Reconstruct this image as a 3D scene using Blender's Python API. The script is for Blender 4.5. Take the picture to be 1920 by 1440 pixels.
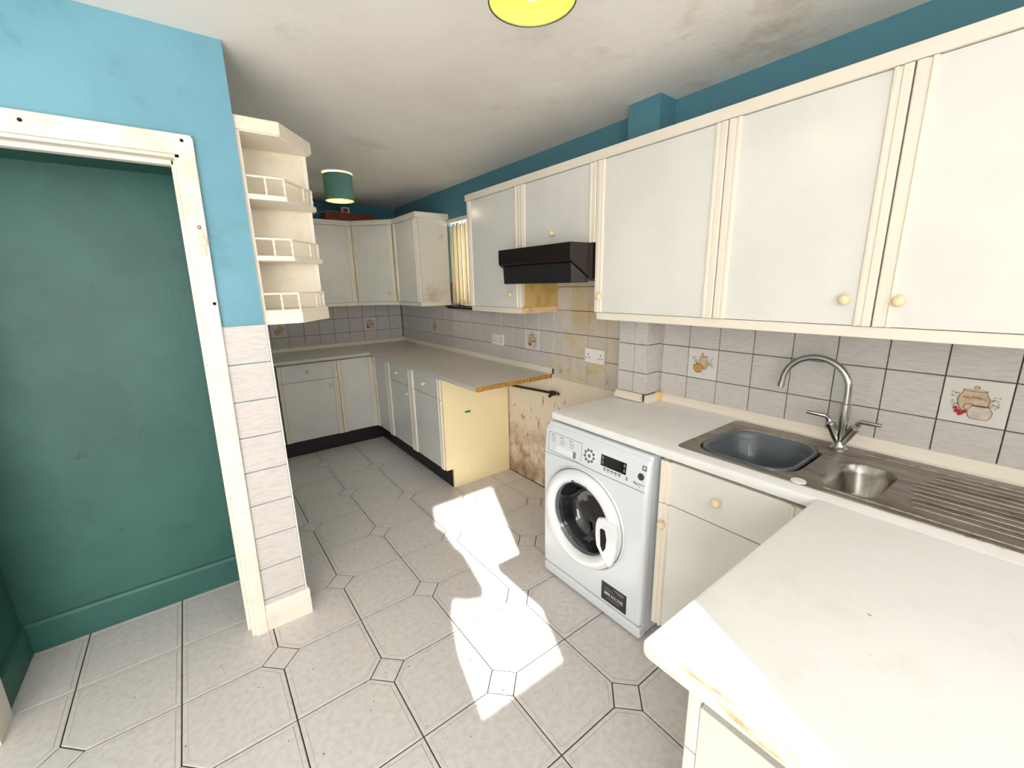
import bpy, bmesh, math, random
from mathutils import Vector, Matrix
random.seed(7)
S = bpy.context.scene
for o in list(bpy.data.objects): bpy.data.objects.remove(o)
COL = S.collection

# ------------------------------------------------------------------ camera, world, sun, lights, exposure
CAM = ((0.797758309, -0.602652079, -0.019802836),
       (-0.15399765, -0.171881291, -0.973006447),
       (0.582980621, 0.779273568, -0.229926731))      # rows: right, down, forward
cam = bpy.data.cameras.new('camera'); cam.sensor_width = 36.0; cam.lens = 795.92 / 1920 * 36
cam.clip_start = 0.02; cam.clip_end = 100
co = bpy.data.objects.new('camera', cam); COL.objects.link(co)
r, d, f = (Vector(v) for v in CAM)
co.matrix_world = Matrix(((r.x, -d.x, -f.x, 0), (r.y, -d.y, -f.y, 0), (r.z, -d.z, -f.z, 1.48), (0, 0, 0, 1)))
S.camera = co
S.view_settings.view_transform = 'Standard'; S.view_settings.look = 'None'
S.view_settings.gamma = 1.0; S.view_settings.use_curve_mapping = False
S.view_settings.exposure = 0.45

W = bpy.data.worlds.new('sky'); S.world = W; W.use_nodes = True
bg = W.node_tree.nodes['Background']; bg.inputs[0].default_value = (0.95, 0.975, 1.0, 1); bg.inputs[1].default_value = 9.0

SUNDIR = Vector((0.44, 1.0, -1 / 1.51)).normalized()
sl = bpy.data.lights.new('sun', 'SUN'); sl.energy = 13; sl.angle = math.radians(0.5); sl.color = (1.0, 0.965, 0.90)
so = bpy.data.objects.new('sun', sl); COL.objects.link(so); so.location = (-2, -4, 4)
so.rotation_euler = SUNDIR.to_track_quat('-Z', 'Y').to_euler()

YB = -0.80          # inner face of the wall behind the camera
def fill_lamp(name, x0, x1, z0, z1, power, col):  # added area lamp filling the room from an unseen opening
    l = bpy.data.lights.new(name, 'AREA'); l.shape = 'RECTANGLE'; l.size = x1 - x0; l.size_y = z1 - z0
    l.energy = power; l.color = col
    o = bpy.data.objects.new(name, l); COL.objects.link(o)
    o.location = ((x0 + x1) / 2, YB - 0.02, (z0 + z1) / 2); o.rotation_euler = (math.radians(90), 0, 0)
    return o
fill_lamp('added_fill_wide', 0.46, 1.80, 1.25, 2.15, 6, (1.0, 0.992, 0.982))  # added fill lamp in the assumed wide opening
fill_lamp('added_fill_door', -1.85, -0.50, 0.15, 2.05, 45, (1.0, 0.992, 0.982))  # main added fill lamp, in the assumed door opening

# ------------------------------------------------------------------ helpers
ORG = {}
def tag(o, label=None, cat=None, group=None, kind=None):
    if label: o['label'] = label
    if cat: o['category'] = cat
    if group: o['group'] = group
    if kind: o['kind'] = kind
    return o
def thing(name, loc, label, cat, group=None):
    o = bpy.data.objects.new(name, None); COL.objects.link(o); o.location = loc; o.empty_display_size = 0.05
    ORG[o] = Vector(loc); return tag(o, label, cat, group)

class Fr:                                   # local frame: u along, n outwards, z up
    def __init__(s, O, u, n): s.O = Vector((O[0], O[1], 0)); s.u = Vector((u[0], u[1], 0)); s.n = Vector((n[0], n[1], 0))
    def __call__(s, u, n, z): return s.O + s.u * u + s.n * n + Vector((0, 0, z))
ID = Fr((0, 0), (1, 0), (0, 1))

class G:
    def __init__(s): s.v = []; s.f = []; s.m = []; s.cm = 0
    def add(s, vs, fs):
        b = len(s.v); s.v += [Vector(v) for v in vs]
        for f in fs: s.f.append([i + b for i in f]); s.m.append(s.cm)
        return s
    def box(s, x0, x1, y0, y1, z0, z1, F=ID):
        vs = [F(x, y, z) for z in (z0, z1) for y in (y0, y1) for x in (x0, x1)]
        return s.add(vs, [(0, 2, 3, 1), (4, 5, 7, 6), (0, 1, 5, 4), (2, 6, 7, 3), (0, 4, 6, 2), (1, 3, 7, 5)])
    def prism(s, pts, fn, a0, a1):          # pts 2D polygon, fn(p, q, a) -> 3D
        n = len(pts)
        vs = [fn(p, q, a0) for p, q in pts] + [fn(p, q, a1) for p, q in pts]
        fs = [tuple(range(n))[::-1], tuple(range(n, 2 * n))] + [(i, (i + 1) % n, n + (i + 1) % n, n + i) for i in range(n)]
        return s.add(vs, fs)
    def vprism(s, pts, z0, z1): return s.prism(pts, lambda p, q, a: (p, q, a), z0, z1)
    def loft(s, rings, cap0=True, cap1=True, close=True):
        n = len(rings[0]); vs = [v for r_ in rings for v in r_]; fs = []
        for k in range(len(rings) - 1):
            for i in range(n if close else n - 1):
                j = (i + 1) % n; fs.append((k * n + i, k * n + j, (k + 1) * n + j, (k + 1) * n + i))
        if cap0: fs.append(tuple(range(n))[::-1])
        if cap1: fs.append(tuple(range((len(rings) - 1) * n, len(rings) * n)))
        return s.add(vs, fs)
    def lathe(s, o, ax, prof, seg=20, cap0=True, cap1=True):   # prof: (radius, distance along ax)
        ax = Vector(ax).normalized(); t = Vector((0, 0, 1)) if abs(ax.z) < 0.9 else Vector((1, 0, 0))
        a = ax.cross(t).normalized(); b = ax.cross(a); o = Vector(o)
        rings = [[o + ax * h + (a * math.cos(2 * math.pi * i / seg) + b * math.sin(2 * math.pi * i / seg)) * max(rr, 1e-5)
                  for i in range(seg)] for rr, h in prof]
        return s.loft(rings, cap0, cap1)
    def tube(s, path, rad, seg=12):
        P = [Vector(p) for p in path]; rings = []; prev = None
        for i, p in enumerate(P):
            t = (P[min(i + 1, len(P) - 1)] - P[max(i - 1, 0)]).normalized()
            if prev is None:
                w = Vector((0, 0, 1)) if abs(t.z) < 0.9 else Vector((1, 0, 0)); a = t.cross(w).normalized()
            else: a = (prev - t * prev.dot(t)).normalized()
            prev = a; b = t.cross(a); rr = rad[i] if isinstance(rad, (list, tuple)) else rad
            rings.append([p + (a * math.cos(2 * math.pi * k / seg) + b * math.sin(2 * math.pi * k / seg)) * rr for k in range(seg)])
        return s.loft(rings)
    def mesh(s, name, mats, org=(0, 0, 0), smooth=None):
        me = bpy.data.meshes.new(name); o = Vector(org)
        me.from_pydata([v - o for v in s.v], [], s.f)
        if not isinstance(mats, (list, tuple)): mats = [mats]
        for m in mats: me.materials.append(m)
        me.polygons.foreach_set('material_index', s.m)
        bm = bmesh.new(); bm.from_mesh(me); bmesh.ops.recalc_face_normals(bm, faces=bm.faces); bm.to_mesh(me); bm.free()
        if smooth:
            me.polygons.foreach_set('use_smooth', [True] * len(me.polygons)); me.set_sharp_from_angle(angle=math.radians(smooth))
        me.update(); return me
    def build(s, name, mats, parent=None, bevel=0, smooth=None, org=None, segs=2):
        if parent is not None: org = ORG[parent]
        elif org is None:
            xs = [v.x for v in s.v]; ys = [v.y for v in s.v]; zs = [v.z for v in s.v]
            org = Vector(((min(xs) + max(xs)) / 2, (min(ys) + max(ys)) / 2, min(zs)))
        org = Vector(org); o = bpy.data.objects.new(name, s.mesh(name, mats, org, smooth)); COL.objects.link(o); ORG[o] = org
        if parent is not None: o.parent = parent
        else: o.location = org
        if bevel:
            b = o.modifiers.new('bevel', 'BEVEL'); b.width = bevel; b.segments = segs; b.limit_method = 'ANGLE'; b.angle_limit = math.radians(40)
        return o
def struct(name, g, m, **k): return tag(g.build(name, m, **k), kind='structure')
def rrect(cx, cy, hx, hy, rad, z, k=6):
    out = []
    for sx, sy, a0 in ((1, 1, 0), (-1, 1, 90), (-1, -1, 180), (1, -1, 270)):
        for i in range(k + 1):
            a = math.radians(a0 + 90 * i / k)
            out.append(Vector((cx + sx * (hx - rad) + rad * math.cos(a), cy + sy * (hy - rad) + rad * math.sin(a), z)))
    return out
def strip(g, line, out, inn, z0, z1, side=1):          # a moulding of rectangular section mitred along a plan polyline
    P = [Vector((p[0], p[1])) for p in line]; A = []; B = []
    for i, p in enumerate(P):
        ns = []
        for a, b in ((i - 1, i), (i, i + 1)):
            if 0 <= a and b < len(P):
                t = (P[b] - P[a]).normalized(); ns.append(Vector((-t.y, t.x)) * side)
        n = sum(ns, Vector((0, 0))).normalized(); k = 1 / max(0.3, n.dot(ns[0]))
        A.append(p + n * out * k); B.append(p - n * inn * k)
    for i in range(len(P) - 1):
        g.vprism([A[i], A[i + 1], B[i + 1], B[i]], z0, z1)
    return g

# ------------------------------------------------------------------ materials
def lin(c): return tuple((x / 255 / 12.92 if x / 255 <= 0.04045 else ((x / 255 + 0.055) / 1.055) ** 2.4) for x in c) + (1,)
def mat(name, col, rough=0.5, metal=0.0, col2=None, scale=8, vscale=(1, 1, 1), lo=0.4, hi=0.65, detail=4, spots=None,
        bump=0.0, bscale=40, spec=0.5, emit=None, coat=0.0, layers=()):
    m = bpy.data.materials.new(name); m.use_nodes = True; nt = m.node_tree; N = nt.nodes; L = nt.links
    b = N['Principled BSDF']; b.inputs['Roughness'].default_value = rough; b.inputs['Metallic'].default_value = metal
    b.inputs['Specular IOR Level'].default_value = spec; b.inputs['Coat Weight'].default_value = coat
    b.inputs['Base Color'].default_value = lin(col)
    if emit: b.inputs['Emission Color'].default_value = lin(emit[0]); b.inputs['Emission Strength'].default_value = emit[1]
    ge = None
    def vec(vs):
        nonlocal ge
        if ge is None: ge = N.new('ShaderNodeNewGeometry')
        mp = N.new('ShaderNodeMapping'); mp.inputs['Scale'].default_value = vs; L.new(ge.outputs['Position'], mp.inputs['Vector']); return mp.outputs[0]
    def ramp(src, lo, hi):
        r_ = N.new('ShaderNodeMapRange'); r_.inputs[1].default_value = lo; r_.inputs[2].default_value = hi; L.new(src, r_.inputs[0]); return r_.outputs[0]
    def noise(sc, vs, det=4, rgh=0.6):
        n = N.new('ShaderNodeTexNoise'); n.inputs['Scale'].default_value = sc; n.inputs['Detail'].default_value = det
        n.inputs['Roughness'].default_value = rgh; L.new(vec(vs), n.inputs['Vector']); return n.outputs['Fac']
    cur = None
    def blend(fac, c2):
        nonlocal cur
        mx = N.new('ShaderNodeMix'); mx.data_type = 'RGBA'
        if cur is None: mx.inputs[6].default_value = lin(col)
        else: L.new(cur, mx.inputs[6])
        mx.inputs[7].default_value = lin(c2); L.new(fac, mx.inputs[0]); cur = mx.outputs[2]
    if col2: blend(ramp(noise(scale, vscale, detail), lo, hi), col2)
    if spots: blend(ramp(noise(spots[1], (1, 1, 1), 2), spots[2], spots[2] + 0.03), spots[0])
    for ly in layers:                                  # dict(col, axis ranges mask, noise) : worn or painted areas with their own shape
        fac = None
        for ax, a, c_ in ly.get('mask', ()):           # smooth step from a to c_ along a world axis
            if ge is None: vec((1, 1, 1))
            sx = N.new('ShaderNodeSeparateXYZ'); L.new(ge.outputs['Position'], sx.inputs[0])
            q = ramp(sx.outputs[ax], a, c_)
            if fac is None: fac = q
            else:
                mu = N.new('ShaderNodeMath'); mu.operation = 'MULTIPLY'; L.new(fac, mu.inputs[0]); L.new(q, mu.inputs[1]); fac = mu.outputs[0]
        if 'noise' in ly:
            sc, lo_, hi_ = ly['noise']; q = ramp(noise(sc, ly.get('vs', (1, 1, 1)), 5, 0.65), lo_, hi_)
            if fac is None: fac = q
            else:
                mu = N.new('ShaderNodeMath'); mu.operation = 'MULTIPLY'; L.new(fac, mu.inputs[0]); L.new(q, mu.inputs[1]); fac = mu.outputs[0]
        blend(fac, ly['col'])
    if cur is not None: L.new(cur, b.inputs['Base Color'])
    if bump:
        bp = N.new('ShaderNodeBump'); bp.inputs['Strength'].default_value = bump; bp.inputs['Distance'].default_value = 0.01
        L.new(noise(bscale, (1, 1, 1), 5), bp.inputs['Height']); L.new(bp.outputs[0], b.inputs['Normal'])
    return m
def glassy(name, tint=(1, 1, 1), gloss=0.08):
    m = bpy.data.materials.new(name); m.use_nodes = True; nt = m.node_tree; N = nt.nodes; N.clear()
    o = N.new('ShaderNodeOutputMaterial'); t = N.new('ShaderNodeBsdfTransparent'); t.inputs[0].default_value = tuple(tint) + (1,)
    g = N.new('ShaderNodeBsdfGlossy'); g.inputs['Roughness'].default_value = 0.02; mx = N.new('ShaderNodeMixShader'); mx.inputs[0].default_value = gloss
    nt.links.new(t.outputs[0], mx.inputs[1]); nt.links.new(g.outputs[0], mx.inputs[2]); nt.links.new(mx.outputs[0], o.inputs[0]); return m
def fabric(name, col, trans):
    m = bpy.data.materials.new(name); m.use_nodes = True; nt = m.node_tree; N = nt.nodes; N.clear()
    o = N.new('ShaderNodeOutputMaterial'); a = N.new('ShaderNodeBsdfDiffuse'); a.inputs[0].default_value = lin(col)
    t = N.new('ShaderNodeBsdfTranslucent'); t.inputs[0].default_value = lin(col); mx = N.new('ShaderNodeMixShader'); mx.inputs[0].default_value = trans
    nt.links.new(a.outputs[0], mx.inputs[1]); nt.links.new(t.outputs[0], mx.inputs[2]); nt.links.new(mx.outputs[0], o.inputs[0]); return m

BLUE = mat('blue_paint', (112, 165, 181), 0.6, col2=(101, 154, 171), scale=2.5, bump=0.15, bscale=25,
           layers=[dict(col=(92, 140, 148), noise=(5, 0.60, 0.80))])
GREEN = mat('dark_green_paint', (53, 102, 93), 0.5, col2=(43, 88, 80), scale=2.2, bump=0.2, bscale=18, layers=[dict(col=(28, 54, 50), noise=(9, 0.66, 0.76))])
CEIL = mat('stained_ceiling', (242, 236, 228), 0.85, col2=(230, 223, 213), scale=1.4, lo=0.45, hi=0.75, bump=0.35, bscale=9,
           layers=[dict(col=(196, 176, 142), mask=[('X', 0.9, 1.2), ('Y', 1.5, 0.9)], noise=(3.2, 0.5, 0.72)), dict(col=(206, 198, 184), noise=(2.0, 0.62, 0.85))])
WALLR = mat('right_wall_paint', (80, 70, 64), 0.8, bump=0.25, bscale=30,
            layers=[dict(col=(228, 214, 194), mask=[('Z', 0.879, 0.871)]), dict(col=(176, 146, 116), mask=[('Z', 0.55, 0.25), ('Z', 0.9, 0.8)], noise=(5, 0.42, 0.62)),
                    dict(col=(128, 88, 60), mask=[('Z', 0.5, 0.1)], noise=(14, 0.52, 0.70), vs=(1, 1, 0.5)), dict(col=(150, 124, 96), mask=[('Z', 0.87, 0.8)], noise=(22, 0.60, 0.70), vs=(1, 1, .6)),
                    dict(col=(84, 134, 148), mask=[('Z', 1.498, 1.502)])])
WALLF = mat('far_wall_paint', (80, 70, 64), 0.8, bump=0.2, bscale=30, layers=[dict(col=(72, 126, 142), mask=[('Z', 1.36, 1.362)])])
PLAIN = mat('pale_wall_paint', (226, 222, 214), 0.8, bump=0.1)
GROUTF = mat('dark_floor_grout', (52, 42, 40), 0.9)
TILEF = mat('floor_tile_glaze', (222, 217, 214), 0.34, col2=(208, 201, 197), scale=42, lo=0.40, hi=0.68, detail=10, spots=((150, 140, 134), 90, 0.72), bump=0.03, bscale=60)
TILEFR = mat('floor_tile_border', (196, 188, 182), 0.4, col2=(176, 166, 160), scale=20)
LY = [dict(col=(204, 182, 136), mask=[('Y', 1.50, 1.62), ('Y', 2.20, 2.02), ('X', 1.7, 1.8)], noise=(6, 0.36, 0.62)),
      dict(col=(140, 104, 60), mask=[('Y', 1.50, 1.62), ('Y', 2.14, 2.02), ('X', 1.7, 1.8), ('Z', 1.02, 0.9)], noise=(16, 0.56, 0.70))]
TILEW = mat('wall_tile_glaze', (209, 203, 198), 0.28, col2=(188, 181, 175), scale=5, vscale=(5, 5, 44), lo=0.45, hi=0.75, detail=6, layers=LY)
TILEP = mat('decor_tile_glaze', (222, 217, 210), 0.25)
WHITE = mat('white_laminate', (230, 227, 221), 0.22, col2=(223, 220, 213), scale=3, spec=0.5)
WHITE2 = mat('carcass_white', (226, 222, 212), 0.5, layers=[dict(col=(186, 164, 122), noise=(4, 0.58, 0.8))])
CREAM = mat('cream_trim', (238, 229, 213), 0.42, col2=(234, 222, 203), scale=3, lo=0.45, hi=0.8)
CREAMW = mat('worn_cream_paint', (234, 223, 202), 0.55, col2=(222, 204, 172), scale=9, lo=0.5, hi=0.72, bump=0.12, bscale=60)
FRAME = mat('chipped_frame_paint', (236, 228, 214), 0.5, col2=(226, 210, 186), scale=7, lo=0.5, hi=0.75, bump=0.15, bscale=50, spots=((120, 96, 74), 30, 0.74))
KNOB = mat('pale_wood_knob', (242, 224, 186), 0.4, col2=(234, 208, 160), scale=60)
WORKT = mat('white_worktop', (238, 237, 234), 0.20, col2=(231, 228, 223), scale=12, lo=0.5, hi=0.8, detail=7, spots=((168, 152, 130), 55, 0.75))
WORKF = mat('shaded_worktop', (214, 208, 201), 0.3, col2=(200, 192, 184), scale=60, detail=6)  # same laminate as the white worktop, with shade put into its colour
CHIP = mat('raw_chipboard', (196, 150, 72), 0.8, col2=(140, 96, 36), scale=70, lo=0.42, hi=0.6, bump=0.3, bscale=120)
CHIPP = mat('worn_worktop_end', (212, 198, 172), 0.6, col2=(150, 126, 96), scale=26, vscale=(1, 0.5, 2), lo=0.48, hi=0.66, bump=0.2, bscale=90)
ENDP = mat('cream_end_panel', (248, 230, 184), 0.4, spots=((120, 100, 80), 32, 0.76), layers=[dict(col=(228, 206, 158), noise=(2.5, 0.5, 0.8))])
GREASE = mat('greasy_end_panel', (206, 174, 106), 0.5, col2=(176, 132, 62), scale=9, lo=0.4, hi=0.65, spots=((92, 56, 26), 42, 0.70))
GREASE2 = mat('greasy_pelmet', (232, 196, 150), 0.5, col2=(176, 104, 52), scale=12, lo=0.5, hi=0.72)
BLACK = mat('black_plinth', (26, 22, 21), 0.5)
HOOD = mat('dark_brown_enamel', (30, 20, 18), 0.25, spec=0.4)
HOODV = mat('smoked_visor', (36, 32, 32), 0.12)
STEEL = mat('brushed_steel', (172, 168, 162), 0.30, 1.0, col2=(134, 124, 114), scale=9, vscale=(1, 6, 1), lo=0.4, hi=0.7)
STEELD = mat('dull_steel', (176, 168, 160), 0.40, 1.0, col2=(136, 126, 117), scale=7, vscale=(4, 1, 1), lo=0.4, hi=0.7, layers=[dict(col=(60, 40, 28), mask=[('Y', 0.2, 0.1)], noise=(9, 0.62, 0.74))])
CHROME = mat('satin_chrome', (190, 188, 184), 0.2, 1.0)
BOWLP = mat('grey_plastic', (84, 90, 96), 0.35, coat=0.3)
WASH = mat('appliance_white', (222, 226, 230), 0.22, coat=0.2)
WASHD = mat('appliance_ring_white', (238, 240, 242), 0.15, coat=0.5)
SEAM = mat('seam_grey', (120, 124, 128), 0.6)
INK = mat('panel_ink', (62, 66, 74), 0.6)
GREYB = mat('grey_button', (112, 118, 118), 0.5)
DISP = mat('black_display', (8, 8, 8), 0.12)
GREENB = mat('dark_green_button', (46, 66, 54), 0.4)
DRUM = mat('dark_drum', (20, 20, 22), 0.35, 0.5, col2=(46, 46, 48), scale=90, lo=0.5, hi=0.6)
RUBBER = mat('grey_rubber', (98, 102, 104), 0.5)
PORT = glassy('porthole_glass', (0.42, 0.43, 0.44), 0.10)
PANE = glassy('window_glass', (0.97, 0.98, 0.98), 0.05)
STICK = mat('dark_sticker', (44, 40, 46), 0.4)
PRINT = mat('white_print', (226, 224, 220), 0.6)
SOCK = mat('socket_white', (238, 234, 228), 0.3)
DARK = mat('dark_hole', (24, 18, 14), 0.9)
PIPE = mat('blackened_pipe', (46, 38, 28), 0.5, 0.4)
TEAL = fabric('teal_fabric', (104, 154, 160), 0.16)
YELLOW = fabric('glow_yellow_lining', (252, 226, 92), 0.12)  # yellow glow of the lit bulb is put into the lining colour
BULB = mat('lit_bulb', (255, 240, 200), 0.3, emit=((255, 226, 150), 9))
WIRE = mat('white_cable', (226, 222, 212), 0.5)
BLIND = fabric('dirty_blind_fabric', (208, 196, 170), 0.45)
WOOD = mat('red_brown_board', (140, 66, 38), 0.5, col2=(110, 46, 26), scale=10, vscale=(2, 14, 14))
GTAPE = mat('green_tape', (24, 150, 74), 0.4)
CRUMB = mat('dark_crumbs', (40, 34, 30), 0.9)
JAR = mat('print_tan', (208, 186, 154), 0.4, col2=(190, 162, 126), scale=60); JARD = mat('print_brown', (112, 74, 48), 0.4)
POT = mat('print_pinkish', (212, 200, 188), 0.4, col2=(194, 178, 164), scale=50); BERRY = mat('print_red', (176, 30, 36), 0.4)
LEAF = mat('print_sage', (132, 134, 116), 0.5); ORANGE = mat('print_orange', (214, 168, 84), 0.4, col2=(196, 140, 62), scale=50)
SUNBLK = mat('white_sun_block', (236, 236, 232), 0.9)

# ------------------------------------------------------------------ dimensions of the room (metres)
XR, YF, XP, YW = 1.92, 4.60, 0.235, 1.95       # right wall, far wall, kitchen's return wall, blue wall with the doorway
def ceil_z(x): return 2.318 - 0.0226 * max(0, x - 0.24)
HT = 2.42

# ------------------------------------------------------------------ floor with its tiles
fl = struct('floor', G().box(-2.05, 2.1, -0.95, 4.75, -0.06, -0.004), GROUTF, org=(0, 0, 0))
GX, GY, TP, DH, GAP = 0.4144, 1.745, 0.327, 0.069, 0.0022
def clip(poly, x0, x1, y0, y1):
    for ax, lim, sg in ((0, x0, 1), (0, x1, -1), (1, y0, 1), (1, y1, -1)):
        out = []
        for i in range(len(poly)):
            a, b = poly[i], poly[(i + 1) % len(poly)]; da, db = (a[ax] - lim) * sg, (b[ax] - lim) * sg
            if da >= 0: out.append(a)
            if da * db < 0:
                t = da / (da - db); out.append((a[0] + (b[0] - a[0]) * t, a[1] + (b[1] - a[1]) * t))
        poly = out
        if len(poly) < 3: return []
    return poly
def inset(poly, dd):
    n = len(poly); out = []
    for i in range(n):
        p0, p1, p2 = (Vector(poly[(i + k) % n]) for k in (-1, 0, 1))
        t1, t2 = (p1 - p0).normalized(), (p2 - p1).normalized()
        n1, n2 = Vector((-t1.y, t1.x)), Vector((-t2.y, t2.x)); b = n1 + n2
        if b.length < 1e-6: b = n1
        b.normalize(); out.append(p1 + b * dd / max(0.35, b.dot(n1)))
    return [(v.x, v.y) for v in out]
def diamond(i, j): return (i + j) % 2 == 1 and (i, j) not in ((-2, 1), (-3, 2), (-4, 1))
def slab(poly, name, border):
    poly = inset(poly, GAP)
    c = (sum(p[0] for p in poly) / len(poly), sum(p[1] for p in poly) / len(poly)); n = len(poly)
    a, b = inset(poly, 0.0025), inset(poly, 0.014) if border else inset(poly, 0.005)
    rings = [[(x, y, z) for x, y in q] for q, z in ((poly, -0.006), (poly, -0.0018), (a, -0.0006))]
    if border: rings += [[(x, y, z) for x, y in q] for q, z in ((b, -0.0008), (inset(poly, 0.0165), 0.0))]
    g = G(); g.loft(rings[:4] if border else rings, False, not border)
    if border: g.cm = 1; g.loft(rings[3:5], False, False); g.cm = 0; g.add(rings[4], [tuple(range(n))])
    me = g.mesh(name, [TILEF, TILEFR], (c[0], c[1], 0)); o = bpy.data.objects.new(name, me); COL.objects.link(o)
    o.parent = fl; o.location = (c[0], c[1], 0)
for j in range(-8, 9):
    for i in range(-8, 5):
        x0, y0 = GX + i * TP, GY + j * TP; x1, y1 = x0 + TP, y0 + TP
        if (x1 < 0.2 and y0 > 2.43) or (x1 < -0.8 and y0 > 1.97): continue
        if x0 > 1.34 and (y0 > 2.66 or y1 < 0.8): pass
        poly = []
        for (px, py, di, dj, dirs) in ((x0, y0, 0, 0, ((0, 1), (1, 0))), (x1, y0, 1, 0, ((-1, 0), (0, 1))), (x1, y1, 1, 1, ((0, -1), (-1, 0))), (x0, y1, 0, 1, ((1, 0), (0, -1)))):
            if diamond(i + di, j + dj):
                for q in dirs: poly.append((px + q[0] * DH, py + q[1] * DH))
            else: poly.append((px, py))
        poly = clip(poly, -1.99, 1.915, -0.795, 4.595)
        if len(poly) >= 3: slab(poly, 'floor_tile', True)
        if diamond(i, j):
            q = clip([(x0 + DH, y0), (x0, y0 + DH), (x0 - DH, y0), (x0, y0 - DH)], -1.99, 1.915, -0.795, 4.595)
            if len(q) >= 3 and not (x0 < 0.2 and y0 > 2.43): slab(q, 'diamond_tile', False)

# ------------------------------------------------------------------ ceiling and walls
g = G(); xs = [-2.1, 0.24, 2.1]
vs = [(x, y, ceil_z(x)) for x in xs for y in (-0.95, 4.75)] + [(x, y, HT + 0.1) for x in xs for y in (-0.95, 4.75)]
g.add(vs, [(0, 1, 3, 2), (2, 3, 5, 4), (6, 8, 9, 7), (8, 10, 11, 9), (0, 2, 8, 6), (2, 4, 10, 8), (1, 7, 9, 3), (3, 9, 11, 5), (0, 6, 7, 1), (4, 5, 11, 10)])
struct('ceiling', g, CEIL, org=(0, 0, 2.3))
WY0, WY1, WZ0, WZ1 = 2.76, 3.46, 1.295, 2.03              # window in the right wall
g = G()
for a in ((YB, WY0, 0, HT), (WY1, 4.75, 0, HT), (WY0, WY1, 0, WZ0), (WY0, WY1, WZ1, HT)): g.box(XR, XR + 0.2, a[0], a[1], a[2], a[3])
wr = struct('wall_right', g, WALLR, org=(XR, 2, 0))
wf = struct('wall_far', G().box(XP - 0.1, XR, YF, YF + 0.12, 0, HT), WALLF, org=(1, YF, 0))
PX, PY0, PY1 = 1.80, 1.275, 1.445                          # boxed pipe in the right wall
wp = struct('wall_pipe_boxing', G().box(PX, XR, PY0, PY1, 0, HT), WALLR, org=(PX, 1.36, 0))
RX0, RX1, RY, RZ = -0.755, 0.10, 2.43, 1.955               # recess behind the doorway
DL, DR, DZ = -0.73, 0.075, 1.945                            # doorway
g = G().box(RX1, XP, YW + 0.12, YF, 0, HT)
g.box(DR, XP, YW, YW + 0.12, 0, HT).box(-2.0, DL, YW, YW + 0.12, 0, HT).box(DL, DR, YW, YW + 0.12, DZ, HT)
wl = struct('wall_left', g, BLUE, org=(XP, YW, 0))
g = G().box(-0.95, RX1, RY, RY + 0.06, 0, 2.1).box(RX0 - 0.06, RX0, YW + 0.12, RY, 0, 2.1).box(RX1 - 0.012, RX1, YW + 0.12, RY, 0, 2.1).box(RX0, RX1 - .012, YW + 0.12, RY, RZ, RZ + 0.05)
struct('wall_recess', g, GREEN, org=(-0.3, RY, 0))
g = G(); pr = [(0, 0), (0.016, 0), (0.016, 0.125), (0.010, 0.137), (0.0, 0.142)]
g.prism(pr, lambda p, q, a: (a, RY - p, q), RX0, RX1 - .012).prism(pr, lambda p, q, a: (RX0 + p, a, q), YW + 0.12, RY)
struct('baseboard_recess', g, GREEN, bevel=0.002)
struct('wall_side', G().box(-2.1, -2.0, YB - .1, YW + 0.12, 0, HT), PLAIN, org=(-2.0, 0, 0))
AX0, AX1, AZ0, AZ1 = -0.346, 0.188, 1.205, 2.232           # the window the sun comes through
BX0, BX1, CX0, CX1 = 0.42, 1.84, -1.90, -0.46             # added wide window and glazed door, unseen, both sheeted against the sun
g = G(); yb0 = YB - 0.10
for a in ((-2.0, CX0, 0, HT), (CX0, CX1, 2.1, HT), (CX1, AX0, 0, HT), (AX0, AX1, 0, AZ0), (AX0, AX1, AZ1, HT), (AX1, BX0, 0, HT), (BX0, BX1, 0, 1.2), (BX0, BX1, 2.2, HT), (BX1, 2.12, 0, HT)):
    g.box(a[0], a[1], yb0, YB, a[2], a[3])
struct('wall_back', g, PLAIN, org=(0, YB, 0))
for k, (x0, x1, z0, z1) in enumerate(((AX0, AX1, AZ0, AZ1), (BX0, BX1, 1.2, 2.2), (CX0, CX1, 0.0, 2.1))):
    fr = G(); yy0, yy1 = (yb0 - 0.03, yb0 - 0.002)
    for a in ((x0 - .03, x0, z0 - .03, z1 + .03), (x1, x1 + .03, z0 - .03, z1 + .03), (x0, x1, z0 - .03, z0), (x0, x1, z1, z1 + .03)): fr.box(a[0], a[1], yy0, yy1, a[2] if a[2] > 0 else 0, a[3])
    w = struct('window_%d' % (k + 2), fr, SOCK)
    G().box(x0, x1, yb0 - 0.018, yb0 - 0.014, max(z0, .01), z1).build('glass_pane', PANE, w)
for k, (x0, x1, z0, z1, lb) in enumerate(((BX0, BX1, 1.2, 2.2, 'unseen white sheet added to block sun at the wide opening above the peninsula'), (CX0, CX1, 0.005, 2.1, 'unseen white sheet added to block sun at the tall opening'))):
    n = 40; top = [(x0 + (x1 - x0) * i / n, yb0 + 0.025 + 0.012 * math.sin(i * 1.3)) for i in range(n + 1)]
    g = G().loft([[(x, y, z) for x, y in top] + [(x, y + 0.003, z) for x, y in top[::-1]] for z in (z0, z1)])
    tag(g.build('sun_block_sheet', SUNBLK, smooth=60), lb, 'added sun block', 'added sun blocks')  # opaque unseen sheets added to keep the sun out of both openings
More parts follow.
